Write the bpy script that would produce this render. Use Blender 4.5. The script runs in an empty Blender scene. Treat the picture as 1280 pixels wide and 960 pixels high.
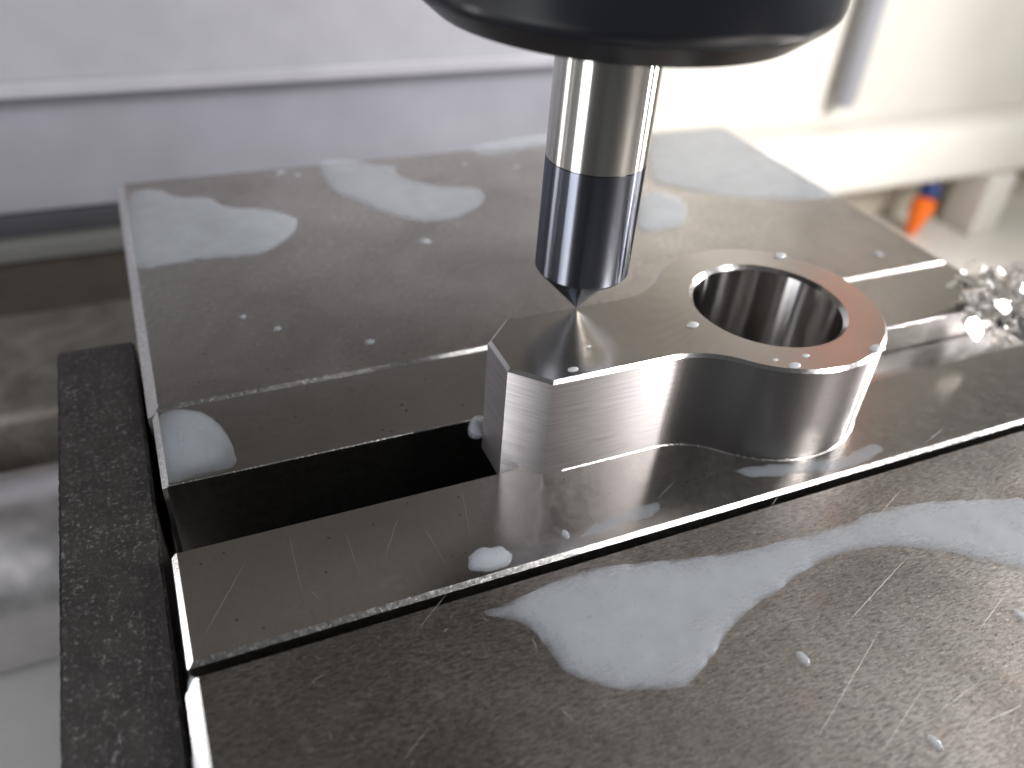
import bpy, bmesh, math, random
import numpy as np
from mathutils import Vector, Matrix
from mathutils.geometry import tessellate_polygon
from mathutils.noise import noise as pnoise

MM = 0.001                      # every length below is written in millimetres
SC = bpy.context.scene
COL = SC.collection
random.seed(7)

# ------------------------------------------------------------------ camera
F_PX = 1042.1                   # focal length in pixels of the 1280 px wide photograph
CAM = np.array([6.05, -84.6, 74.65])
TGT = np.array([50.02, 4.61, 0.0])
ROLL = 0.084
_d = (TGT - CAM) / np.linalg.norm(TGT - CAM)
_r = np.cross(_d, [0, 0, 1]); _r /= np.linalg.norm(_r)
_u = np.cross(_r, _d)
R_ = math.cos(ROLL) * _r + math.sin(ROLL) * _u
U_ = -math.sin(ROLL) * _r + math.cos(ROLL) * _u
cam_data = bpy.data.cameras.new('camera')
cam = bpy.data.objects.new('camera', cam_data)
COL.objects.link(cam)
cam.matrix_world = Matrix(((R_[0], U_[0], -_d[0], CAM[0] * MM), (R_[1], U_[1], -_d[1], CAM[1] * MM),
                           (R_[2], U_[2], -_d[2], CAM[2] * MM), (0, 0, 0, 1)))
cam_data.sensor_width = 36.0
cam_data.lens = F_PX * 36.0 / 1280.0
cam_data.clip_start = 0.004
cam_data.clip_end = 20.0
cam_data.dof.use_dof = True
cam_data.dof.focus_distance = 0.100
cam_data.dof.aperture_fstop = cam_data.lens / 1.75      # a 1.75 mm wide pupil, as in a phone
SC.camera = cam

# ------------------------------------------------------------------ light
world = bpy.data.worlds.new('World'); SC.world = world
world.use_nodes = True
bgn = world.node_tree.nodes['Background']
bgn.inputs[0].default_value = (0.93, 0.96, 1.0, 1); bgn.inputs[1].default_value = 0.07

def area(name, loc, tgt, sx, sy, watts, col, spread=180):
    l = bpy.data.lights.new(name, 'AREA'); l.shape = 'RECTANGLE'
    l.size = sx * MM; l.size_y = sy * MM; l.energy = watts; l.color = col; l.spread = math.radians(spread)
    o = bpy.data.objects.new(name, l); COL.objects.link(o)
    o.location = Vector(loc) * MM
    o.rotation_euler = (Vector(tgt) - Vector(loc)).to_track_quat('-Z', 'Y').to_euler()
    return o
area('work_lamp', (345, -308, 335), (60, 0, 0), 90, 60, 1.9, (1.0, 0.985, 0.99))
area('side_lamp', (520, -5, 105), (80, -5, 5), 100, 170, 3.4, (1.0, 0.98, 0.95))
area('tube_lamp', (490, -150, 105), (80, -5, 5), 18, 170, 2.0, (0.96, 0.95, 1.0))
area('wall_fill', (620, -380, 480), (560, 330, -20), 260, 260, 0.7, (1.0, 0.97, 0.91), 75)  # added fill, out of view, that brightens the enclosure wall
area('chamfer_fill', (-260, 155, 8), (0, -10, 0), 60, 110, 0.13, (1.0, 1.0, 1.0))  # small unseen fill added to whiten the left chamfers of the jaws
area('overhead_fill', (330, 420, 900), (150, 100, 0), 1000, 800, 2.4, (1.0, 0.97, 0.95))  # broad unseen fill added for a soft grey reflection on the flat tops
area('door_light', (-345, -132, 130), (0, 0, -20), 150, 260, 1.5, (0.95, 0.96, 1.0))

SC.view_settings.view_transform = 'Standard'
SC.view_settings.look = 'None'
SC.view_settings.gamma = 1.0
SC.view_settings.use_curve_mapping = False
SC.view_settings.exposure = 0.0
SC.render.engine = 'CYCLES'
SC.cycles.use_denoising = True
SC.cycles.max_bounces = 8
SC.cycles.sample_clamp_indirect = 6.0

# ------------------------------------------------------------------ helpers
def un(px, py, z=None, y=None):
    """a pixel of the photograph onto the plane z (or y), in mm"""
    d = R_ * (px - 640) / F_PX - U_ * (py - 480) / F_PX + _d
    t = (z - CAM[2]) / d[2] if z is not None else (y - CAM[1]) / d[1]
    return CAM + t * d

def link(name, me, mat=None, parent=None):
    o = bpy.data.objects.new(name, me); COL.objects.link(o)
    if mat is not None:
        for m in (mat if isinstance(mat, (list, tuple)) else [mat]): me.materials.append(m)
    if parent is not None: o.parent = parent
    return o

def from_bm(name, bm, mat, parent=None, smooth=None):
    bmesh.ops.scale(bm, vec=(MM,) * 3, verts=bm.verts)
    bmesh.ops.recalc_face_normals(bm, faces=bm.faces)
    me = bpy.data.meshes.new(name); bm.to_mesh(me); bm.free()
    o = link(name, me, mat, parent)
    if smooth is not None: shade(me, smooth)
    return o

def shade(me, deg):
    for p in me.polygons: p.use_smooth = True
    me.set_sharp_from_angle(angle=math.radians(deg))

def thing(name, label, cat, loc=(0, 0, 0), group=None):
    o = bpy.data.objects.new(name, None); COL.objects.link(o)
    o.location = Vector(loc) * MM; o.empty_display_size = 0.01
    return tag(o, label, cat, group)

def tag(o, label, cat, group=None):
    o['label'] = label; o['category'] = cat
    if group: o['group'] = group
    return o

def structure(o):
    o['kind'] = 'structure'; return o

def box_bm(x0, x1, y0, y1, z0, z1):
    bm = bmesh.new()
    bmesh.ops.create_cube(bm, size=1.0)
    for v in bm.verts:
        v.co = ((x0 + x1) / 2 + v.co.x * (x1 - x0), (y0 + y1) / 2 + v.co.y * (y1 - y0), (z0 + z1) / 2 + v.co.z * (z1 - z0))
    return bm

def bevel(bm, test, off, seg=1):
    es = [e for e in bm.edges if test(e.verts[0].co, e.verts[1].co)]
    if es: bmesh.ops.bevel(bm, geom=es, offset=off, segments=seg, affect='EDGES', profile=0.5, clamp_overlap=True)

def lathe_bm(prof, n=96, cx=0, cy=0, close_top=False, close_bottom=False):
    bm = bmesh.new(); rings = []
    for r, z in prof:
        if r < 1e-6: rings.append([bm.verts.new((cx, cy, z))])
        else: rings.append([bm.verts.new((cx + r * math.cos(2 * math.pi * k / n), cy + r * math.sin(2 * math.pi * k / n), z)) for k in range(n)])
    for a, b in zip(rings, rings[1:]):
        for k in range(n):
            k2 = (k + 1) % n
            if len(a) == 1: bm.faces.new((a[0], b[k], b[k2]))
            elif len(b) == 1: bm.faces.new((a[k], a[k2], b[0]))
            else: bm.faces.new((a[k], a[k2], b[k2], b[k]))
    if close_top and len(rings[-1]) > 1: bm.faces.new(rings[-1])
    if close_bottom and len(rings[0]) > 1: bm.faces.new(rings[0])
    return bm

# ------------------------------------------------------------------ materials
class NT:
    def __init__(self, name):
        self.m = bpy.data.materials.new(name); self.m.use_nodes = True
        self.t = self.m.node_tree; self.b = self.t.nodes['Principled BSDF']; self.out = self.t.nodes['Material Output']
    def n(self, kind, **kw):
        nd = self.t.nodes.new(kind)
        for k, v in kw.items(): setattr(nd, k, v)
        return nd
    def l(self, a, b): self.t.links.new(a, b)
    def coord(self, scale=(1, 1, 1), rot=(0, 0, 0)):
        """object coordinates in millimetres, stretched"""
        c = self.n('ShaderNodeTexCoord'); mp = self.n('ShaderNodeMapping')
        mp.inputs['Scale'].default_value = tuple(s / MM for s in scale); mp.inputs['Rotation'].default_value = rot
        self.l(c.outputs['Object'], mp.inputs['Vector']); return mp.outputs['Vector']
    def noise(self, vec, scale, detail=4, rough=0.55, dist=0.0):
        nd = self.n('ShaderNodeTexNoise'); nd.inputs['Scale'].default_value = scale; nd.inputs['Detail'].default_value = detail
        nd.inputs['Roughness'].default_value = rough; nd.inputs['Distortion'].default_value = dist
        self.l(vec, nd.inputs['Vector']); return nd.outputs['Fac']
    def ramp(self, fac, stops):
        nd = self.n('ShaderNodeValToRGB'); cr = nd.color_ramp
        while len(cr.elements) < len(stops): cr.elements.new(0.5)
        for e, (p, c) in zip(cr.elements, stops):
            e.position = p; e.color = (c, c, c, 1) if isinstance(c, (int, float)) else (*c, 1)
        self.l(fac, nd.inputs['Fac']); return nd.outputs['Color']
    def mix(self, fac, a, b, mode='MIX'):
        nd = self.n('ShaderNodeMix', data_type='RGBA', blend_type=mode)
        for s, v in ((0, fac), (6, a), (7, b)):
            if isinstance(v, bpy.types.NodeSocket): self.l(v, nd.inputs[s])
            elif s == 0: nd.inputs[0].default_value = v
            else: nd.inputs[s].default_value = (*v, 1)
        return nd.outputs[2]
    def bump(self, h, strength, dist_mm, normal=None):
        nd = self.n('ShaderNodeBump'); nd.inputs['Strength'].default_value = strength; nd.inputs['Distance'].default_value = dist_mm * MM
        self.l(h, nd.inputs['Height'])
        if normal is not None: self.l(normal, nd.inputs['Normal'])
        return nd.outputs['Normal']
    def set(self, **kw):
        for k, v in kw.items():
            k = k.replace('_', ' ').title().replace('Ior', 'IOR')
            if isinstance(v, bpy.types.NodeSocket): self.l(v, self.b.inputs[k])
            elif isinstance(v, tuple): self.b.inputs[k].default_value = (*v, 1) if len(v) == 3 else v
            else: self.b.inputs[k].default_value = v
        return self

def jaw_steel(name, c0, c1, r0, r1, grain=0.25, angle=0.0, blotch=0.12):
    """ground steel: cloudy stains, fine grinding lines and grit"""
    t = NT(name)
    v = t.coord(); vs = t.coord((1.0, 14.0, 1.0), (0, 0, angle))
    cloud = t.noise(v, 0.045, 5, 0.6, 0.6)
    fine = t.noise(v, 0.9, 6, 0.65)
    lines = t.noise(vs, 0.55, 5, 0.6)
    grit = t.noise(v, 6.0, 3, 0.6)
    col = t.mix(t.ramp(cloud, [(0.32, 0.0), (0.68, 1.0)]), c0, c1)
    col = t.mix(t.ramp(fine, [(0.35, 0.0), (0.75, blotch * 2)]), col, tuple(x * 0.55 for x in c0))
    col = t.mix(t.ramp(grit, [(0.30, 0.5), (0.42, 0.0)]), col, tuple(x * 0.4 for x in c0))
    rgh = t.mix(t.ramp(fine, [(0.3, 0.0), (0.7, 1.0)]), (r0,) * 3, (r1,) * 3)
    nb = t.bump(lines, grain, 0.02); nb = t.bump(grit, grain * 0.8, 0.012, nb)
    return t.set(base_color=col, metallic=1.0, roughness=rgh, normal=nb).m

M = {}
M['block'] = jaw_steel('ground_steel_brown', (0.34, 0.317, 0.292), (0.49, 0.465, 0.435), 0.24, 0.36, 0.16)
M['plate'] = jaw_steel('ground_steel_plate', (0.45, 0.43, 0.405), (0.55, 0.53, 0.505), 0.18, 0.27, 0.09)
def worn_steel():
    t = NT('worn_brushed_steel'); v = t.coord(); vb = t.coord((1.0, 4.5, 1.0), (0, 0, 0.75)); vc = t.coord((1.0, 3.0, 1.0), (0, 0, -0.5))
    cloud = t.noise(v, 0.06, 6, 0.65, 0.8); br = t.noise(vb, 0.8, 6, 0.72); br2 = t.noise(vc, 1.3, 5, 0.7); grit = t.noise(v, 3.2, 4, 0.7)
    col = t.mix(t.ramp(cloud, [(0.34, 0.0), (0.66, 1.0)]), (0.18, 0.163, 0.15), (0.32, 0.30, 0.28))
    col = t.mix(t.ramp(br, [(0.36, 0.85), (0.56, 0.0)]), col, (0.09, 0.08, 0.072))
    col = t.mix(t.ramp(grit, [(0.56, 0.0), (0.72, 0.55)]), col, (0.56, 0.53, 0.50))
    col = t.mix(t.ramp(t.noise(v, 0.11, 4, 0.6), [(0.62, 0.0), (0.75, 0.35)]), col, (0.30, 0.20, 0.15))
    rgh = t.mix(t.ramp(br2, [(0.3, 0.0), (0.7, 1.0)]), (0.30,) * 3, (0.48,) * 3)
    nb = t.bump(br, 0.5, 0.03); nb = t.bump(br2, 0.35, 0.03, nb); nb = t.bump(grit, 0.6, 0.03, nb)
    return t.set(base_color=col, metallic=1.0, roughness=rgh, normal=nb).m
M['movable'] = worn_steel()

def simple_metal(name, col, rough, var=0.06, bump=0.0, scale=2.0):
    t = NT(name); v = t.coord(); f = t.noise(v, scale, 4)
    rgh = t.mix(t.ramp(f, [(0.3, 0.0), (0.7, 1.0)]), (max(rough - var, 0.02),) * 3, (rough + var,) * 3)
    t.set(base_color=t.mix(t.ramp(f, [(0.3, 0.0), (0.7, 1.0)]), tuple(c * 0.88 for c in col), col), metallic=1.0, roughness=rgh)
    if bump: t.set(normal=t.bump(t.noise(v, scale * 3, 4), bump, 0.05))
    return t.m
M['edge'] = simple_metal('bright_edge_steel', (0.78, 0.76, 0.73), 0.22, 0.08, 0.35, 2.5)
M['chamfer'] = simple_metal('cut_chamfer', (0.88, 0.85, 0.82), 0.17, 0.03)
M['scratch'] = simple_metal('scratch_bright', (0.40, 0.385, 0.365), 0.6, 0.05)
M['pit'] = simple_metal('pit_dark', (0.06, 0.055, 0.05), 0.6, 0.05)

def lay(name, col, av, ah, lines, contrast, bump):
    """steel with a horizontal cutting lay: narrow glints along it, long smears across it"""
    t = NT(name); t.t.nodes.remove(t.b)
    l1 = t.noise(t.coord((0.03, 0.03, 1.0)), lines, 4, 0.65); l2 = t.noise(t.coord((0.012, 0.012, 1.0)), lines * 0.22, 3)
    c = t.mix(t.ramp(l1, [(0.3, 0.0), (0.62, 1.0)]), tuple(x * (1 - contrast) for x in col), col)
    tan = t.n('ShaderNodeTangent', direction_type='RADIAL', axis='Z')
    g = t.n('ShaderNodeBsdfAnisotropic', distribution='BECKMANN')
    g.inputs['Roughness'].default_value = (av * ah) ** 0.25; g.inputs['Anisotropy'].default_value = 1 - math.sqrt(ah / av)
    nb = t.bump(l1, bump, 0.012); nb = t.bump(l2, bump, 0.04, nb)
    t.l(c, g.inputs['Color']); t.l(tan.outputs['Tangent'], g.inputs['Tangent']); t.l(nb, g.inputs['Normal']); t.l(g.outputs[0], t.out.inputs[0])
    return t.m
M['milled_side'] = lay('milled_side', (0.60, 0.57, 0.57), 0.60, 0.036, 4.5, 0.30, 0.22)
M['round_side'] = lay('milled_round_side', (0.52, 0.495, 0.485), 0.42, 0.012, 6.0, 0.10, 0.10)
M['bore'] = lay('bored_wall', (0.62, 0.60, 0.59), 0.30, 0.020, 6.0, 0.08, 0.08)
M['shank'] = lay('ground_shank', (0.78, 0.76, 0.72), 0.28, 0.020, 8.0, 0.05, 0.05)
M['coat'] = lay('dark_coating', (0.24, 0.255, 0.30), 0.26, 0.020, 8.0, 0.05, 0.05)

def milled_top():
    """end-milled face: arcs left by the cutter"""
    t = NT('milled_top'); v = t.coord()
    def arcs(cx, cy, s):
        mp = t.n('ShaderNodeMapping'); mp.inputs['Location'].default_value = (-cx, -cy, 0); t.l(v, mp.inputs['Vector'])
        w = t.n('ShaderNodeTexWave', wave_type='RINGS', rings_direction='Z', wave_profile='SIN')
        w.inputs['Scale'].default_value = s; w.inputs['Distortion'].default_value = 0.6; w.inputs['Detail'].default_value = 2
        t.l(mp.outputs['Vector'], w.inputs['Vector']); return w.outputs['Fac']
    a1 = arcs(40, -30, 0.8); a2 = arcs(95, 26, 0.9)
    n1 = t.noise(v, 2.5, 4); n2 = t.noise(v, 0.08, 3)
    nb = t.bump(a1, 0.35, 0.008); nb = t.bump(a2, 0.2, 0.008, nb); nb = t.bump(n1, 0.22, 0.012, nb)
    col = t.mix(t.ramp(n2, [(0.3, 0.0), (0.7, 1.0)]), (0.52, 0.49, 0.45), (0.60, 0.575, 0.54))
    return t.set(base_color=col, metallic=1.0, roughness=0.245, normal=nb).m
M['milled_top'] = milled_top()

def dielectric(name, col, rough, var=0.0, scale=0.02, bump=0.0, bscale=1.0, spec=0.5):
    t = NT(name); v = t.coord(); f = t.noise(v, scale, 5, 0.6)
    c = t.mix(t.ramp(f, [(0.3, 0.0), (0.7, 1.0)]), tuple(x * (1 - var) for x in col), tuple(min(x * (1 + var), 1) for x in col))
    t.set(base_color=c, roughness=rough, specular_ior_level=spec)
    if bump: t.set(normal=t.bump(t.noise(v, bscale, 5, 0.65), bump, 0.3))
    return t.m
M['nut'] = dielectric('black_oxide_gloss', (0.012, 0.013, 0.017), 0.22, 0.1, spec=0.7)
M['nut_rim'] = dielectric('black_oxide_rim', (0.008, 0.008, 0.010), 0.30, 0.1)
M['black_paint'] = dielectric('head_paint', (0.17, 0.155, 0.14), 0.45, 0.12)
M['white_paint'] = dielectric('cream_white_paint', (0.70, 0.675, 0.62), 0.35, 0.05)
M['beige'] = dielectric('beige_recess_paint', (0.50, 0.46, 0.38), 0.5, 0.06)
M['lilac'] = dielectric('pale_grey_sheet', (0.30, 0.297, 0.32), 0.28, 0.2, 0.012)
M['grey_sheet'] = dielectric('mid_grey_sheet', (0.21, 0.21, 0.235), 0.30, 0.18, 0.012)
M['strip'] = dielectric('dull_grey_strip', (0.085, 0.085, 0.082), 0.4, 0.1)
M['dark_strip'] = dielectric('dark_rubber', (0.03, 0.03, 0.035), 0.5, 0.1)
M['pale_floor'] = dielectric('wet_pale_tray', (0.50, 0.50, 0.48), 0.25, 0.08, 0.03)
M['orange'] = dielectric('orange_plastic', (0.85, 0.16, 0.01), 0.4, 0.05)
M['blue'] = dielectric('blue_plastic', (0.01, 0.035, 0.16), 0.4, 0.05)
M['grey_rod'] = dielectric('grey_pipe', (0.32, 0.32, 0.35), 0.4, 0.1)

def iron(name, c0, c1, sc, rough=0.5, metal=0.8):
    t = NT(name); v = t.coord(); a = t.noise(v, sc, 6, 0.7, 0.5); g = t.noise(v, 2.2, 5, 0.7)
    f = t.mix(0.45, t.ramp(a, [(0.35, 0.0), (0.68, 1.0)]), t.ramp(g, [(0.4, 0.0), (0.75, 1.0)]))
    col = t.mix(f, c0, c1)
    return t.set(base_color=col, metallic=metal, roughness=rough, normal=t.bump(g, 0.8, 0.25)).m
def scale_iron():
    t = NT('black_mill_scale'); v = t.coord(); a = t.noise(v, 0.28, 6, 0.7, 0.6); g = t.noise(v, 1.7, 6, 0.78); st_ = t.noise(t.coord((2.0, 0.6, 1)), 0.9, 5, 0.7)
    col = t.mix(t.ramp(a, [(0.35, 0.0), (0.65, 1.0)]), (0.010, 0.006, 0.005), (0.026, 0.021, 0.019))
    w = t.mix(1.0, t.ramp(g, [(0.52, 0.0), (0.68, 1.0)]), t.ramp(st_, [(0.42, 0.0), (0.62, 1.0)]), 'MULTIPLY')
    col = t.mix(w, col, (0.34, 0.33, 0.32))
    return t.set(base_color=col, metallic=w, roughness=0.42, normal=t.bump(g, 1.0, 0.22)).m
M['rough_bar'] = scale_iron()
M['worn_iron'] = iron('worn_cast_iron', (0.09, 0.075, 0.065), (0.45, 0.42, 0.37), 0.06, 0.5)
M['roller'] = simple_metal('polished_roller', (0.78, 0.75, 0.75), 0.36, 0.08, 0.1, 0.1)
M['dark_iron'] = iron('dark_vise_bed', (0.05, 0.05, 0.052), (0.12, 0.12, 0.12), 0.15, 0.4)
M['shade_iron'] = iron('shaded_brown_iron', (0.030, 0.022, 0.018), (0.075, 0.06, 0.05), 0.05, 0.6, 0.2)  # dark tone carries the shade at the back of the table

def coolant(name, tint, opaque):
    """milky emulsion: cloudier where the film is thicker (attribute 'depth', 0 at the rim)"""
    t = NT(name); v = t.coord()
    at = t.n('ShaderNodeAttribute', attribute_name='depth')
    blot = t.noise(v, 0.22, 4, 0.6); spk = t.noise(v, 1.6, 3, 0.6)
    a = t.ramp(at.outputs['Fac'], [(0.0, opaque * 0.12), (0.45, opaque * 0.75), (1.0, opaque)])
    a = t.mix(t.ramp(blot, [(0.25, 0.5), (0.75, 0.0)]), a, (opaque * 0.55,) * 3)
    a = t.mix(t.ramp(spk, [(0.26, 0.7), (0.33, 0.0)]), a, (0.15,) * 3)
    t.set(base_color=tint, roughness=0.06, ior=1.34)
    tr = t.n('ShaderNodeBsdfTransparent'); mx = t.n('ShaderNodeMixShader')
    t.l(a, mx.inputs[0]); t.l(tr.outputs[0], mx.inputs[1]); t.l(t.b.outputs[0], mx.inputs[2]); t.l(mx.outputs[0], t.out.inputs[0])
    return t.m
M['milk'] = coolant('milky_coolant', (0.52, 0.56, 0.605), 0.64)
M['thin_milk'] = coolant('thin_grey_milk', (0.48, 0.52, 0.565), 0.50)
M['bead'] = coolant('translucent_bead', (0.50, 0.56, 0.62), 0.46)
M['smear'] = coolant('faint_milky_smear', (0.50, 0.56, 0.62), 0.24)
M['film'] = coolant('thin_milky_film', (0.52, 0.56, 0.605), 0.54)
def drop_mat():
    t = NT('coolant_drop'); v = t.coord(); f = t.noise(v, 1.0, 2)
    t.set(base_color=t.mix(f, (0.62, 0.64, 0.66), (0.74, 0.76, 0.78)), roughness=0.05, ior=1.34, transmission_weight=0.45); return t.m
M['drop'] = drop_mat()
M['pale_steel'] = simple_metal('pale_wet_steel', (0.62, 0.60, 0.58), 0.35, 0.08, 0.3, 0.3)
M['chip'] = simple_metal('bright_chip', (0.93, 0.91, 0.89), 0.30, 0.08, 0.3, 1.5)

# ------------------------------------------------------------------ machine behind (the setting)
def sheet(name, x0, x1, y0, y1, z0, z1, mat, bv=2.0):
    bm = box_bm(x0, x1, y0, y1, z0, z1)
    bmesh.ops.bevel(bm, geom=bm.edges[:], offset=bv, segments=3, affect='EDGES', profile=0.5)
    return from_bm(name, bm, mat, None, 40)
structure(sheet('enclosure_wall', 190, 1500, 335, 350, -150, 620, M['white_paint']))
structure(sheet('enclosure_floor', 120, 1500, 95, 470, -215, -196, M['white_paint']))
structure(sheet('coolant_tray', -420, -4, -160, 130, -112, -100, M['pale_floor']))

cas = thing('machine_casting', 'cream white machine casting with an overhanging ledge and open recess behind the vise', 'machine casting', (560, 320, -195))
def part(bm, name, mat, parent, smooth=40):
    o = from_bm(name, bm, mat, None, smooth); o.parent = parent
    o.matrix_parent_inverse = Matrix.Translation(-parent.location); return o
def bbox_part(name, x0, x1, y0, y1, z0, z1, mat, parent, bv=2.0):
    bm = box_bm(x0, x1, y0, y1, z0, z1)
    bmesh.ops.bevel(bm, geom=bm.edges[:], offset=bv, segments=3, affect='EDGES', profile=0.5)
    return part(bm, name, mat, parent)
bbox_part('ledge', 200, 1500, 300, 334.8, -147, -106, M['white_paint'], cas, 8)
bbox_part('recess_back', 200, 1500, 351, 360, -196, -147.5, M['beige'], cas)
bbox_part('post', 574, 601, 301, 330, -195.8, -147.2, M['white_paint'], cas)
bbox_part('post', 780, 806, 301, 330, -195.8, -147.2, M['white_paint'], cas)

o = from_bm('coolant_pipe', lathe_bm([(0.5, -94), (6.2, -93), (7, -88), (7, 260), (0.5, 260)], 32, 432, 326), M['grey_rod'], None, 40)
tag(o, 'thin grey vertical pipe hanging in front of the cream enclosure wall', 'pipe')

# way cover on the left: two lapped sheets over a wiper strip
wc = thing('way_cover', 'pale lilac grey sheet metal cover with lapped panels behind the fixed jaw', 'machine cover', (0, 180, -60))
bbox_part('upper_panel', -320, 168, 178, 184, -6.5, 111, M['lilac'], wc, 1.0)
bbox_part('panel_lip', -320, 168, 176, 177.9, -9, -4.5, M['lilac'], wc, 0.7)
bbox_part('lower_panel', -320, 167, 184.2, 189, -45.5, -3, M['grey_sheet'], wc, 1.0)
bbox_part('wiper', -320, 166, 184, 189, -52.5, -46, M['dark_strip'], wc, 0.6)
bbox_part('wiper_rail', -320, 166, 180, 190, -59.7, -53, M['strip'], wc, 1.0)

base = structure(sheet('machine_table', -420, 200, 102, 152, -112, -60, M['worn_iron'], 3))
structure(sheet('shade_slab', -420, 200, 150, 200, -112, -60.4, M['shade_iron'], 1))  # dark slab standing in for the shadow below the way cover
o = from_bm('round_rail', (lambda bm: (bmesh.ops.rotate(bm, matrix=Matrix.Rotation(math.pi / 2, 3, 'Y'), verts=bm.verts), bmesh.ops.translate(bm, vec=(-420, 74, -82), verts=bm.verts), bm)[2])(
    lathe_bm([(0, 0), (21, 0), (22, 1), (22, 404), (21, 405), (0, 405)], 64)), M['roller'], None, 40)
tag(o, 'polished round steel rail lying below the rough black bar', 'rail')

# spindle head above (shades the vise, mirrored in the steel)
TX, TY = 55.8, -1.2
sh = thing('spindle_head', 'grey spindle head with round nose above the tool holder', 'spindle', (TX, TY, 150))
part(lathe_bm([(0, 150), (34, 150), (36, 152), (36, 172), (62, 176), (64, 179), (64, 320), (0, 320)], 96, TX, TY), 'spindle_nose', M['black_paint'], sh)
bbox_part('head_casting', -90, 200, 72, 285, 112, 460, M['black_paint'], sh, 10)

# ------------------------------------------------------------------ vise
L = 150.0
Y_TB, Y_S, Y_L, Y_F, Y_G = 92.3, 14.5, -1.2, -13.15, -29.5
ZFP = 0.55                     # the front plate stands a little proud
vise = thing('machine_vise', 'steel machine vise with ground jaw plates standing open around the bright workpiece', 'vise', (75, 0, -100))
EPS = 1e-3
def chamfered(x0, x1, y0, y1, z0, z1, left, front, back, rest=0.3):
    bm = box_bm(x0, x1, y0, y1, z0, z1)
    at = lambda c, v: abs(c - v) < EPS
    bevel(bm, lambda a, b: at(a.x, x0) and at(b.x, x0) and at(a.z, z1) and at(b.z, z1), left)
    bevel(bm, lambda a, b: at(a.x, x1) and at(b.x, x1) and at(a.z, z1) and at(b.z, z1), left)
    bevel(bm, lambda a, b: at(a.z, z1) and at(b.z, z1) and at(a.y, y0) and at(b.y, y0) and abs(a.x - b.x) > 10, front)
    bevel(bm, lambda a, b: at(a.z, z1) and at(b.z, z1) and at(a.y, y1) and at(b.y, y1) and abs(a.x - b.x) > 10, back)
    bevel(bm, lambda a, b: at(a.x, x0) and at(b.x, x0) and abs(a.z - b.z) > 10, rest)
    return bm
def two_tone(o, z1, deg=20):
    """the flat top keeps its ground steel, the cut chamfers show bright"""
    o.data.materials.append(M['edge'])
    for p in o.data.polygons:
        n = p.normal
        if 0.2 < n.z < 0.97: p.material_index = 1
two = two_tone
fj = part(chamfered(-0.2, L, Y_S, Y_TB, -42, 0, 1.6, 0.6, 0.6, 0.6), 'fixed_jaw', M['block'], vise, 20); two(fj, 0)
rp = part(chamfered(0.4, L - 0.3, Y_L, Y_S - 0.12, -42, -0.05, 0.85, 0.12, 0.25, 0.6), 'jaw_plate', M['plate'], vise, 20); two(rp, 0)
fp = part(chamfered(0.4, L - 0.3, Y_G + 0.85, Y_F, -42, ZFP, 0.65, 0.5, 0.12, 0.5), 'jaw_plate', M['plate'], vise, 20); two(fp, 0)
mj = part(chamfered(-0.2, L, -112, Y_G - 0.15, -42, 0.05, 1.5, 0.6, 0.3, 0.9), 'movable_jaw', M['movable'], vise, 20); two(mj, 0)
bbox_part('bed', 2, 148, -110, 90, -100, -42.1, M['dark_iron'], vise, 1.0)
# rough scaled bar beside the jaws: knobbly edges
bm = box_bm(-12.0, -0.9, -112, 39.2, -30, -4.0)
bmesh.ops.subdivide_edges(bm, edges=[e for e in bm.edges if abs(e.verts[0].co.y - e.verts[1].co.y) > 50], cuts=320, use_grid_fill=True)
bmesh.ops.bevel(bm, geom=[e for e in bm.edges if len(e.link_faces) == 2 and e.calc_face_angle() > 1], offset=0.35, segments=2, affect='EDGES')
for v in bm.verts:
    q = Vector(v.co); k = 0.07 * pnoise(q * 0.5) + 0.10 * pnoise(q * 2.3)
    v.co.x += k; v.co.z += 0.5 * k
part(bm, 'side_bar', M['rough_bar'], vise, 50)

pr = bbox_part('parallel', 97, 149, Y_F + 0.15, Y_L - 0.15, -30, -5.5, M['plate'], vise, 0.4)
# scratches and pits: fine marks lying on the tops
def slivers(name, segs, z, mat, parent):
    bm = bmesh.new()
    for (x0, y0, x1, y1, w) in segs:
        d = Vector((x1 - x0, y1 - y0, 0)); n = Vector((-d.y, d.x, 0)).normalized() * w / 2
        a = Vector((x0, y0, z)); b = Vector((x1, y1, z)); m1 = a.lerp(b, 0.3) + n * random.uniform(-1, 1) * 0.7; m2 = a.lerp(b, 0.7) + n * random.uniform(-1, 1) * 0.7
        vs = [bm.verts.new(p) for p in (a, m1 - n, m2 - n * 0.8, b, m2 + n * 0.8, m1 + n)]
        up = Vector((0, 0, 0.006)); c = [bm.verts.new(m1 + up), bm.verts.new(m2 + up)]
        bm.faces.new((vs[0], vs[1], c[0])); bm.faces.new((vs[0], c[0], vs[5])); bm.faces.new((vs[1], vs[2], c[1], c[0]))
        bm.faces.new((c[0], c[1], vs[4], vs[5])); bm.faces.new((vs[2], vs[3], c[1])); bm.faces.new((c[1], vs[3], vs[4]))
    o = from_bm(name, bm, mat); o.parent = parent
    pl = parent.matrix_parent_inverse.to_translation()
    o['kind'] = 'stuff'; return o
def px_segs(lst, z):
    out = []
    for (a, b, c, d, w) in lst:
        p, q = un(a, b, z), un(c, d, z); out.append((p[0], p[1], q[0], q[1], w * 0.6))
    return out
def rand_segs(n, x0, x1, y0, y1, lmin, lmax, ang, spread, w):
    out = []
    for _ in range(n):
        x, y = random.uniform(x0, x1), random.uniform(y0, y1); a = random.gauss(ang, spread); l = random.uniform(lmin, lmax) ** 1.0
        out.append((x, y, x + l * math.cos(a), y + l * math.sin(a), w * random.uniform(0.5, 1.3)))
    return out
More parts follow.
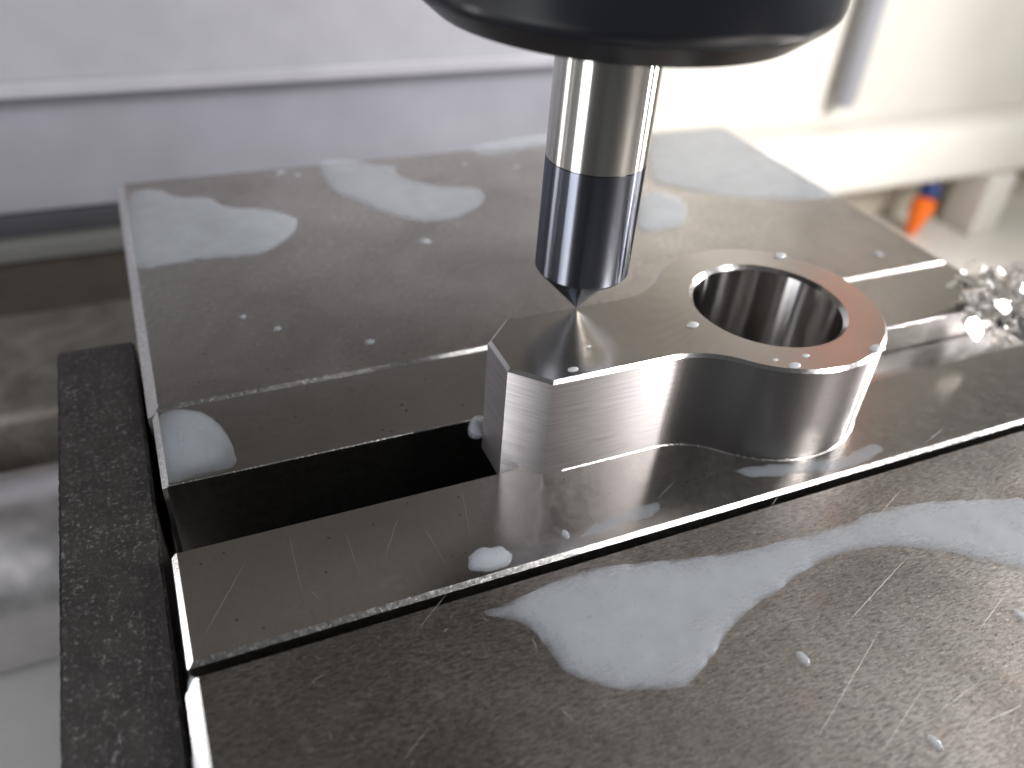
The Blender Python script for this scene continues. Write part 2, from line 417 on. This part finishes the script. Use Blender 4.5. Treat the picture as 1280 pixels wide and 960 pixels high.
S_MOV = px_segs([(1140, 690, 1040, 800, .13), (1128, 610, 1085, 660, .10), (700, 885, 722, 905, .16), (1110, 770, 1000, 960, .07), (1265, 730, 1215, 800, .09),
                 (1280, 880, 1225, 905, .16), (1160, 850, 1090, 960, .08), (905, 760, 860, 790, .07), (665, 795, 672, 815, .12), (1240, 840, 1160, 900, .06),
                 (560, 740, 520, 790, .06), (760, 760, 800, 730, .05), (985, 600, 960, 640, .06), (540, 905, 500, 955, .06)], 0.06)
S_MOV += rand_segs(420, 5, 120, -62, -31, 0.15, 0.9, -0.9, 0.5, 0.045) + rand_segs(25, 5, 120, -62, -31, 0.6, 3.0, 2.3, 0.9, 0.02)
S_FP = px_segs([(308, 700, 252, 800, .07), (360, 665, 380, 750, .03), (525, 650, 560, 710, .05), (575, 600, 590, 680, .04), (735, 640, 750, 660, .06), (500, 640, 480, 700, .03),
                (645, 620, 655, 665, .03), (1180, 535, 1155, 555, .10), (845, 600, 820, 625, .06), (430, 660, 450, 720, .03)], ZFP)
S_FP += rand_segs(18, 3, 120, -27, -14, 0.5, 3.5, -1.3, 0.35, 0.012)
slivers('scratches', S_MOV, 0.056, M['scratch'], mj)
slivers('scratches', S_FP, ZFP + 0.006, M['scratch'], fp)
S_FJ = rand_segs(50, 4, 146, 18, 90, 0.6, 4, 0.4, 0.8, 0.05)
slivers('scratches', S_FJ, 0.006, M['scratch'], fj)
def pits(n, x0, x1, y0, y1, z, parent, rmin=0.08, rmax=0.3, extra=()):
    bm = bmesh.new()
    spots = [(random.uniform(x0, x1), random.uniform(y0, y1), random.uniform(rmin, rmax) * random.random()) for _ in range(n)] + list(extra)
    for x, y, r in spots:
        k = 7; a0 = random.random() * 6
        bm.faces.new([bm.verts.new((x + r * random.uniform(.6, 1.4) * math.cos(a0 + i * 6.283 / k), y + 0.6 * r * random.uniform(.6, 1.4) * math.sin(a0 + i * 6.283 / k), z)) for i in range(k)])
    o = from_bm('pits', bm, M['pit']); o.parent = parent; o['kind'] = 'stuff'
cl = [un(880 + random.gauss(0, 9), 600 + random.gauss(0, 9), ZFP) for _ in range(26)]
pits(110, 3, 140, -28, -13.6, ZFP + 0.007, fp, 0.05, 0.22, extra=[(c[0], c[1], random.uniform(.05, .25)) for c in cl])
pits(120, 3, 146, 16, 90, 0.007, fj)
pits(40, 3, 140, -0.6, 13, -0.043, rp)
pits(240, 5, 120, -62, -31, 0.055, mj, 0.05, 0.22)

# ------------------------------------------------------------------ workpiece
H = 15.65
PCX, PCY, RO, RB = 82.8, -8.0, 16.3, 10.45
AX, AW, ACH, RF = 41.5, 7.4, 4.2, 11.3       # arm end, half width, corner cut, inner fillet
def outline(c):
    """plan outline shrunk by c; ring order and count are always the same"""
    aw, ro, rf, ax = AW - c, RO - c, RF + c, AX + c
    k = ACH - c * (2 - math.sqrt(2))
    dy = aw + rf; dx = math.sqrt((ro + rf) ** 2 - dy ** 2)
    fx = PCX - dx                                # fillet centre x
    pts = [(ax, -(aw - k)), (ax + k, -aw)]
    pts += [(ax + k + (fx - ax - k) * i / 6, -aw) for i in range(1, 6)]
    a_end = math.atan2(dy, dx)                   # direction from the fillet centre to the ring centre
    for i in range(17):
        a = math.pi / 2 - (math.pi / 2 - a_end) * i / 16
        pts.append((fx + rf * math.cos(a), -dy + rf * math.sin(a)))
    a0 = math.pi + a_end; a1 = 3 * math.pi - a_end
    for i in range(1, 96):
        a = a0 + (a1 - a0) * i / 96
        pts.append((PCX + ro * math.cos(a), ro * math.sin(a)))
    low = pts[:24]
    pts += [(x, -y) for x, y in reversed(low)]
    return [(x, y + PCY) for x, y in pts]
NB = 96
def circle(r): return [(PCX + r * math.cos(2 * math.pi * i / NB), PCY + r * math.sin(2 * math.pi * i / NB)) for i in range(NB)]
wp = thing('workpiece', 'bright milled steel eye lever with a round bore and square arm lying across the jaws', 'machined part', (75, PCY, 0))
CT, CBOT, CBO = 0.42, 0.25, 0.6
def add_loop(bm, pts, z): return [bm.verts.new((x, y, z)) for x, y in pts]
def band(bm, a, b, mi=0):
    n = len(a)
    for i in range(n):
        f = bm.faces.new((a[i], a[(i + 1) % n], b[(i + 1) % n], b[i])); f.material_index = mi
Z0 = -2.5
bm = bmesh.new()
A = add_loop(bm, outline(CBOT), Z0); B = add_loop(bm, outline(0), Z0 + CBOT); C = add_loop(bm, outline(0), H - CT)
band(bm, A, B, 0)
n = len(B)
for i in range(n):
    f = bm.faces.new((B[i], B[(i + 1) % n], C[(i + 1) % n], C[i]))
    x = (B[i].co.x + B[(i + 1) % n].co.x) / 2
    f.material_index = 1 if x > 63.4 else 0
def cap(z, outer, inner, mi):
    tri = tessellate_polygon([[Vector((x, y, 0)) for x, y in outer], [Vector((x, y, 0)) for x, y in inner]])
    vs = add_loop(bm, outer + inner, z)
    for t in tri:
        try: bm.faces.new([vs[i] for i in t]).material_index = mi
        except ValueError: pass
cap(H, outline(CT), circle(RB + CBO), 2)
cap(Z0, outline(CBOT), circle(RB), 0)
bmesh.ops.recalc_face_normals(bm, faces=bm.faces)
o = part(bm, 'body', [M['milled_side'], M['round_side'], M['milled_top']], wp, 25)
for p in o.data.polygons:
    if p.material_index == 2 and p.normal.z < 0: p.flip()
bm = bmesh.new(); band(bm, add_loop(bm, outline(0), H - CT), add_loop(bm, outline(CT), H))
part(bm, 'edge_chamfer', M['chamfer'], wp, 25)
bm = bmesh.new(); c1 = add_loop(bm, circle(RB), Z0); c2 = add_loop(bm, circle(RB), H - CBO); band(bm, c1, c2)
part(bm, 'bore', M['bore'], wp, 25)
bm = bmesh.new(); band(bm, add_loop(bm, circle(RB), H - CBO), add_loop(bm, circle(RB + CBO), H))
part(bm, 'bore_chamfer', M['chamfer'], wp, 25)
bm = bmesh.new(); o0, o1 = outline(-0.13), outline(0.0); q0 = add_loop(bm, o0, ZFP + 0.01); q1 = add_loop(bm, o1, ZFP + 0.15)
for i in range(len(o0) - 1):
    if min(o1[i][0], o1[i + 1][0]) > 46.2 and max(o1[i][1], o1[i + 1][1]) < Y_F: bm.faces.new((q0[i], q0[i + 1], q1[i + 1], q1[i]))
bmesh.ops.delete(bm, geom=[v for v in bm.verts if not v.link_faces], context='VERTS')
part(bm, 'glint_lip', M['edge'], wp, 25)  # thin lip added to give a bright contact line at the foot
bbox_part('clamping_tenon', 49, 69, Y_F + 0.02, Y_L - 0.02, -8, -2.6, M['milled_side'], wp, 0.2)

# ------------------------------------------------------------------ cutter and holder
TIPZ = H + 0.12; RT = 6.1; ZC = 37.0
sd = thing('spot_drill', 'two tone spot drill with bright shank and dark coated pointed end over the arm', 'drill bit', (TX, TY, TIPZ))
part(lathe_bm([(RT - .05, ZC + 0.03), (RT, ZC + 0.10), (RT, 56)], 96, TX, TY), 'shank', M['shank'], sd, 30)
part(lathe_bm([(RT - .12, ZC), (RT - .12, ZC + 0.05)], 96, TX, TY), 'colour_line', M['pit'], sd, 30)
part(lathe_bm([(RT - 0.3, TIPZ + 6.1), (RT, TIPZ + 6.5), (RT, ZC - 0.03), (RT - .1, ZC)], 96, TX, TY), 'coated_body', M['coat'], sd, 30)
# cone point with two ground flutes
bm = bmesh.new(); nA = 96; nR = 14; rows = []
for j in range(nR + 1):
    r = (RT - 0.3) * j / nR; row = []
    for k in range(nA):
        a = 2 * math.pi * k / nA
        w = abs(math.sin(a - math.radians(-62)))          # flutes 180 degrees apart
        cut = max(0.0, (0.55 - w) / 0.55) if r > 0.2 else 0.0
        rr = r * (1 - 0.55 * cut * min(1, r / 2.0)) if j < nR else r
        row.append(bm.verts.new((TX + rr * math.cos(a), TY + rr * math.sin(a), TIPZ + r * 1.05)))
    rows.append(row)
for a, b in zip(rows, rows[1:]):
    for k in range(nA):
        f = bm.faces.new((a[k], a[(k + 1) % nA], b[(k + 1) % nA], b[k]))
        f.material_index = 1 if abs(math.sin(2 * math.pi * (k + .5) / nA - math.radians(-62))) < 0.5 else 0
bmesh.ops.remove_doubles(bm, verts=bm.verts, dist=1e-4)
part(bm, 'cone_point', [M['coat'], M['shank']], sd, 30)

th = thing('tool_holder', 'glossy black round collet nut gripping the drill shank', 'tool holder', (TX, TY, 52.5))
part(lathe_bm([(RT + .05, 55), (RT + 0.15, 53.4), (19.0, 53.2), (19.7, 53.3), (22.6, 55.6)], 160, TX, TY), 'nut_rim', M['nut_rim'], th, 30)
part(lathe_bm([(22.6, 55.6), (23.2, 56.3), (23.4, 57.1), (23.4, 92), (22.5, 93), (12, 93)], 160, TX, TY), 'nut', M['nut'], th, 40)
part(lathe_bm([(15, 92.5), (15, 118), (21, 120), (31, 124), (31.5, 125), (31.5, 134), (30, 135), (26, 138), (31, 141), (31, 149.8), (0, 149.8)], 96, TX, TY), 'holder_body', M['shank'], th, 40)

# ------------------------------------------------------------------ coolant
def smooth_poly(pts, sub=8):
    n = len(pts); out = []
    P = [np.array(p, float) for p in pts]
    for i in range(n):
        p0, p1, p2, p3 = P[i - 1], P[i], P[(i + 1) % n], P[(i + 2) % n]
        for k in range(sub):
            t = k / sub
            out.append(0.5 * (2 * p1 + (p2 - p0) * t + (2 * p0 - 5 * p1 + 4 * p2 - p3) * t * t + (3 * p1 - p0 - 3 * p2 + p3) * t ** 3))
    return np.array(out)
def puddle(name, px, z, h, mat, label, cat='coolant', group=None, wob=0.4, world=None, zof=None, rimw=1.6):
    P = world if world is not None else [un(a, b, z)[:2] for a, b in px]
    P = smooth_poly(P)
    for i, q in enumerate(P):
        P[i] += wob * np.array([pnoise(Vector((q[0] * .8, q[1] * .8, 3))), pnoise(Vector((q[0] * .8, q[1] * .8, 9)))])
    lo, hi = P.min(0), P.max(0)
    st = max((hi - lo).max() / 70, 0.06)
    nx, ny = int((hi[0] - lo[0]) / st) + 3, int((hi[1] - lo[1]) / st) + 3
    gx, gy = np.meshgrid(lo[0] - st + st * np.arange(nx), lo[1] - st + st * np.arange(ny), indexing='ij')
    G = np.stack([gx.ravel(), gy.ravel()], 1)
    A_, B_ = P, np.roll(P, -1, 0); AB = B_ - A_
    ins = np.zeros(len(G), bool); best = np.full(len(G), 1e9); near = np.zeros_like(G)
    for a, b, ab in zip(A_, B_, AB):
        cr = ((a[1] > G[:, 1]) != (b[1] > G[:, 1]))
        with np.errstate(divide='ignore', invalid='ignore'):
            xi = a[0] + (G[:, 1] - a[1]) * ab[0] / (ab[1] if ab[1] != 0 else 1e-12)
        ins ^= cr & (G[:, 0] < xi)
        t = np.clip(((G - a) @ ab) / max(ab @ ab, 1e-12), 0, 1)[:, None]; q = a + t * ab
        d = ((G - q) ** 2).sum(1); m = d < best; best[m] = d[m]; near[m] = q[m]
    V = np.where(ins[:, None], G, near)
    I2 = ins.reshape(nx, ny); u = I2.astype(float); k2 = (st / rimw) ** 2 / 4     # screened relaxation: flat pool, rounded rim
    for _ in range(260):
        a4 = 0.25 * (np.roll(u, 1, 0) + np.roll(u, -1, 0) + np.roll(u, 1, 1) + np.roll(u, -1, 1))
        u = np.where(I2, (a4 + k2) / (1 + k2), 0.0)
    dep = np.sqrt(u / max(u.max(), 1e-6)).ravel()
    idx = -np.ones(len(G), int); verts = []; depth = []; faces = []
    inside = ins.reshape(nx, ny)
    def vid(i):
        if idx[i] < 0:
            idx[i] = len(verts); zz = z if zof is None else zof(V[i])
            verts.append((V[i][0] * MM, V[i][1] * MM, (zz + 0.012 + h * dep[i]) * MM)); depth.append(float(dep[i]) ** 2)
        return idx[i]
    for i in range(nx - 1):
        for j in range(ny - 1):
            if inside[i:i + 2, j:j + 2].any():
                faces.append((vid(i * ny + j), vid((i + 1) * ny + j), vid((i + 1) * ny + j + 1), vid(i * ny + j + 1)))
    me = bpy.data.meshes.new(name); me.from_pydata(verts, [], faces); me.update()
    at = me.attributes.new('depth', 'FLOAT', 'POINT'); at.data.foreach_set('value', depth)
    for p in me.polygons: p.use_smooth = True
    o = link(name, me, mat); return tag(o, label, cat, group)

puddle('coolant_puddle', [(164, 243), (200, 238), (222, 246), (262, 248), (282, 258), (330, 262), (366, 271), (371, 284), (352, 304), (318, 319), (250, 325), (205, 332), (168, 334), (160, 300)], 0, 0.5, M['milk'],
       'large milky coolant puddle on the fixed jaw at its chamfered left edge')
puddle('coolant_puddle', [(398, 203), (432, 199), (470, 206), (492, 206), (500, 220), (545, 232), (598, 236), (602, 254), (575, 270), (530, 278), (490, 270), (450, 254), (412, 236)], 0, 0.3, M['film'],
       'ragged milky coolant film in the middle of the fixed jaw top')
puddle('coolant_puddle', [(588, 182), (640, 172), (690, 166), (698, 178), (640, 190), (600, 194)], 0, 0.25, M['film'], 'thin faint coolant film by the back edge of the fixed jaw')
puddle('coolant_puddle', [(800, 245), (826, 240), (852, 250), (860, 268), (850, 283), (820, 290), (796, 286)], 0, 0.5, M['milk'], 'white rounded coolant puddle just behind the drill')
puddle('coolant_puddle', [(815, 172), (870, 162), (905, 162), (945, 184), (1000, 218), (1045, 246), (980, 250), (900, 246), (850, 236), (812, 222)], 0, 0.3, M['film'],
       'broad pale coolant film over the far right corner of the fixed jaw')
puddle('coolant_puddle', [(604, 768), (640, 752), (700, 724), (768, 706), (850, 699), (930, 688), (1040, 659), (1130, 631), (1210, 625), (1300, 624), (1340, 640), (1330, 712), (1280, 712), (1190, 692),
                          (1110, 684), (1035, 698), (968, 742), (922, 775), (890, 820), (856, 856), (800, 862), (757, 858), (705, 838), (682, 806), (655, 780)], 0.05, 0.35, M['thin_milk'],
       'long milky coolant puddle running across the worn movable jaw', rimw=1.3)
puddle('coolant_puddle', [(724, 672), (745, 655), (780, 638), (822, 628), (815, 645), (780, 655), (750, 668)], ZFP, 0.12, M['smear'], 'faint coolant smear on the front jaw plate below the milled arm', rimw=1)
puddle('coolant_puddle', [(918, 590), (950, 582), (1000, 578), (1050, 572), (1090, 555), (1100, 565), (1060, 586), (1000, 592), (950, 597)], ZFP, 0.12, M['smear'], 'thin coolant smear on the front jaw plate below the round eye', rimw=1)
puddle('coolant_bead', [(587, 694), (600, 687), (620, 684), (638, 688), (641, 700), (630, 709), (608, 714), (590, 712), (584, 704)], ZFP, 0.55, M['milk'], 'flat milky coolant bead near the front edge of the front jaw plate', 'coolant', rimw=1)
puddle('coolant_bead', [(201, 519), (232, 514), (258, 520), (280, 538), (292, 562), (292, 582), (250, 592), (208, 602), (203, 560)], -0.05, 1.6, M['bead'], 'fat domed coolant bead on the left end of the rear jaw plate', 'coolant', wob=.15, rimw=9.0)
puddle('coolant_bead', [(585, 536), (590, 524), (601, 520), (606, 530), (604, 545), (596, 549), (587, 546)], -0.05, 0.9, M['milk'], 'small coolant bead against the arm end on the rear jaw plate', 'coolant', wob=0, rimw=2.0)
puddle('coolant_bead', [(236, 852), (246, 850), (251, 880), (256, 920), (262, 965), (266, 990), (246, 990), (240, 930)], -0.35, 0.5, M['milk'], 'white coolant bead running along the left chamfer of the movable jaw', 'coolant', wob=.25, rimw=.5)
G1 = 'close pair of drops near the front edge of the fixed jaw'; G2 = 'pair of thin spots at the back edge of the fixed jaw'
for x, y, r, lab, grp in [(531, 302, 1.1, 'round white coolant drop next to the ragged film on the fixed jaw', None),
                     (304, 396, .55, 'one of two small coolant drops lying close together on the fixed jaw', G1), (347, 411, .6, 'one of two small coolant drops lying close together on the fixed jaw', G1),
                     (462, 428, .8, 'single coolant drop close to the front edge of the fixed jaw', None),
                     (350, 216, 1.0, 'thin coolant spot at the back edge between the puddle and the film', G2), (372, 219, .7, 'thin coolant spot at the back edge between the puddle and the film', G2),
                     (645, 209, .8, 'faint coolant spot close beside the drill shank on the fixed jaw', None), (580, 206, .7, 'faint coolant spot between the ragged film and the faint back film', None),
                     (1097, 318, 1.1, 'lone coolant drop on the fixed jaw near the chip heap', None)]:
    c = un(x, y, 0); k = [(c[0] + r * random.uniform(.85, 1.15) * math.cos(a * 0.785), c[1] + r * random.uniform(.8, 1.1) * math.sin(a * 0.785)) for a in range(8)]
    puddle('coolant_drop', None, 0, 0.35 * r, M['milk'], lab, 'coolant drop', grp, 0, k, rimw=r * .8)
for x, y, r, lab in [(1003, 823, .8, 'oval coolant drop alone on the worn movable jaw'), (1168, 928, .7, 'faint coolant drop between scratches on the movable jaw'),
                     (1278, 772, 1.0, 'pale coolant drop below the tail of the long puddle'), (707, 668, .6, 'tiny coolant drop above the dark groove on the front plate')]:
    z = 0.05 if y > 700 else ZFP
    c = un(x, y, z); k = [(c[0] + r * .75 * random.uniform(.9, 1.1) * math.cos(a * 0.785), c[1] + 1.3 * r * random.uniform(.9, 1.1) * math.sin(a * 0.785)) for a in range(8)]
    puddle('coolant_drop', None, z, 0.3 * r, M['thin_milk'] if y > 700 else M['film'], lab, 'coolant drop', None, 0, k, rimw=r * .8)
for x, y, r, lab in [(866, 406, .75, 'flat clear drop where the arm meets the round eye'), (975, 320, .9, 'clear drop on the far rim of the eye behind the bore'),
                     (1097, 436, .95, 'long clear drop on the right rim of the eye'), (993, 457, .7, 'bright drop at the front chamfer of the eye'),
                     (1007, 445, .45, 'slim drop on the copper toned rim just behind the bright drop'), (969, 450, .35, 'tiny drop on the copper toned rim beside the bright drop'),
                     (716, 462, .55, 'clear drop at the front edge of the arm near its corner'), (736, 433, .25, 'tiny glint drop in the middle of the arm top')]:
    c = un(x, y, H); k = [(c[0] + 1.25 * r * random.uniform(.85, 1.15) * math.cos(a * 0.785), c[1] + .8 * r * random.uniform(.85, 1.15) * math.sin(a * 0.785)) for a in range(8)]
    puddle('coolant_drop', None, H, 0.4 * r, M['drop'], lab, 'coolant drop', None, 0, k, rimw=r * .7)

# ------------------------------------------------------------------ chips at the right end of the jaws
def chip_mesh(seed):
    """a short curled ribbon of swarf with a torn edge"""
    rnd = random.Random(seed); bm = bmesh.new()
    R = rnd.uniform(0.8, 2.6); w = rnd.uniform(0.9, 2.6); turn = rnd.uniform(1.5, 4.6); pitch = rnd.uniform(0, .6); n = 18; rows = []
    for i in range(n + 1):
        t = turn * i / n; r = R * (1 + 0.08 * math.sin(5 * t)); w_ = w * (0.35 + 0.65 * math.sin(math.pi * (i + .6) / (n + 1.2))) * rnd.uniform(.9, 1.1)
        rows.append([bm.verts.new((r * math.cos(t), pitch * t + w_ * (s - .5), r * math.sin(t) * .8)) for s in (0, .5, 1)])
    for a, b in zip(rows, rows[1:]):
        for k in range(2): bm.faces.new((a[k], a[k + 1], b[k + 1], b[k]))
    bmesh.ops.solidify(bm, geom=bm.faces[:], thickness=0.10)
    bmesh.ops.scale(bm, vec=(MM,) * 3, verts=bm.verts); bmesh.ops.recalc_face_normals(bm, faces=bm.faces)
    me = bpy.data.meshes.new('metal_chip'); bm.to_mesh(me); bm.free(); shade(me, 35); me.materials.append(M['chip']); return me
chips = [chip_mesh(s) for s in range(9)]
rr = random.Random(3)
eb = tag(sheet('end_block', 151, 188, 0, 13, -60, -2.5, M['pale_steel'], 1.0), 'pale steel block under the chip heap beside the jaw ends', 'steel block')
for i in range(64):
    if i < 34: x, y = rr.uniform(135, 150), rr.uniform(-11, 4)
    else: x, y = rr.uniform(151, 186), rr.uniform(0, 12)
    z = (0.9 if x < 150 else -1.6) + rr.random() * 4.0 * max(0, 1 - abs(y + 3) / 14)
    if x < 150 and y < Y_L: z -= 3.5 * rr.random()
    o = link('metal_chip', chips[i % 9]); o.location = Vector((x, y, z)) * MM
    o.rotation_euler = (rr.uniform(-1, 1), rr.uniform(-1, 1), rr.uniform(0, 6.28)); s = rr.uniform(.8, 1.4); o.scale = (s, s, s)
    if x < 150: tag(o, 'curled shiny metal chip heaped over the right end of the jaw gap', 'metal chip', 'metal chips heaped over the gap end')
    else: tag(o, 'curled shiny metal chip in the heap on the pale end block', 'metal chip', 'metal chips heaped on the end block')

# ------------------------------------------------------------------ coolant nozzles
def nozzle(loc, direction, s, label):
    t = thing('coolant_nozzle', label, 'nozzle', loc)
    q = Vector(direction).to_track_quat('-Z', 'Y').to_matrix().to_4x4()
    for nm, prof, m in (('ball_joint', [(0, 15), (5, 14), (7.5, 10), (8, 6), (7.2, 2), (5, 0), (0, 0)], M['blue']), ('nozzle_tip', [(5.5, 1), (9, -2), (9.3, -8), (5.2, -24), (3.4, -30), (2.6, -30), (3, -20), (0, -18)], M['orange'])):
        bm = lathe_bm(prof, 40); bmesh.ops.scale(bm, vec=(s,) * 3, verts=bm.verts); bmesh.ops.transform(bm, matrix=q, verts=bm.verts)
        o = from_bm(nm, bm, m, t, 40)
    return t
nozzle(un(1158, 248, y=320), (-0.25, -0.1, -1), 0.95, 'orange and blue coolant nozzle pointing down in the shaded recess')

# segmented orange hose that feeds the cutter from the right of the head (mirrored in the eye's top)
hose = thing('coolant_hose', 'orange segmented coolant hose beside the spindle head', 'hose', (262, 140, 133))
A0, A1 = Vector((236, 100, 138)), Vector((268, 150, 132))
for k in range(5):
    c = A0.lerp(A1, k / 4); q = (A1 - A0).to_track_quat('Z', 'Y').to_matrix().to_4x4()
    bm = lathe_bm([(5, -8), (9.5, -7), (10.5, -2), (9, 4), (6.5, 8), (5, 8.5)], 36); bmesh.ops.transform(bm, matrix=Matrix.Translation(c) @ q, verts=bm.verts)
    part(bm, 'hose_segment', M['orange'], hose)

# one flat flake that catches the side lamp
pf = Vector(un(1216, 412, 6.0)); vv = (Vector(CAM) - pf).normalized(); ll = (Vector((520, -5, 105)) - pf).normalized(); nn = (vv + ll).normalized()
bm = bmesh.new(); qm = nn.to_track_quat('Z', 'Y').to_matrix().to_4x4()
ring = [(-2.6, -1.3), (-1.5, -1.7), (1.6, -1.5), (2.7, -0.6), (2.5, 1.2), (0.8, 1.7), (-1.8, 1.5), (-2.7, 0.3)]
f = bm.faces.new([bm.verts.new((x, y, 0.05 * x * x)) for x, y in ring])
g = bmesh.ops.extrude_face_region(bm, geom=[f]); bmesh.ops.translate(bm, vec=(0, 0, 0.15), verts=[v for v in g['geom'] if isinstance(v, bmesh.types.BMVert)])
bmesh.ops.triangulate(bm, faces=bm.faces[:])
bmesh.ops.transform(bm, matrix=Matrix.Translation(pf) @ qm, verts=bm.verts)
tag(from_bm('metal_chip', bm, M['chip'], None, 40), 'broad flat white gleaming chip leaning over the gap end', 'metal chip')
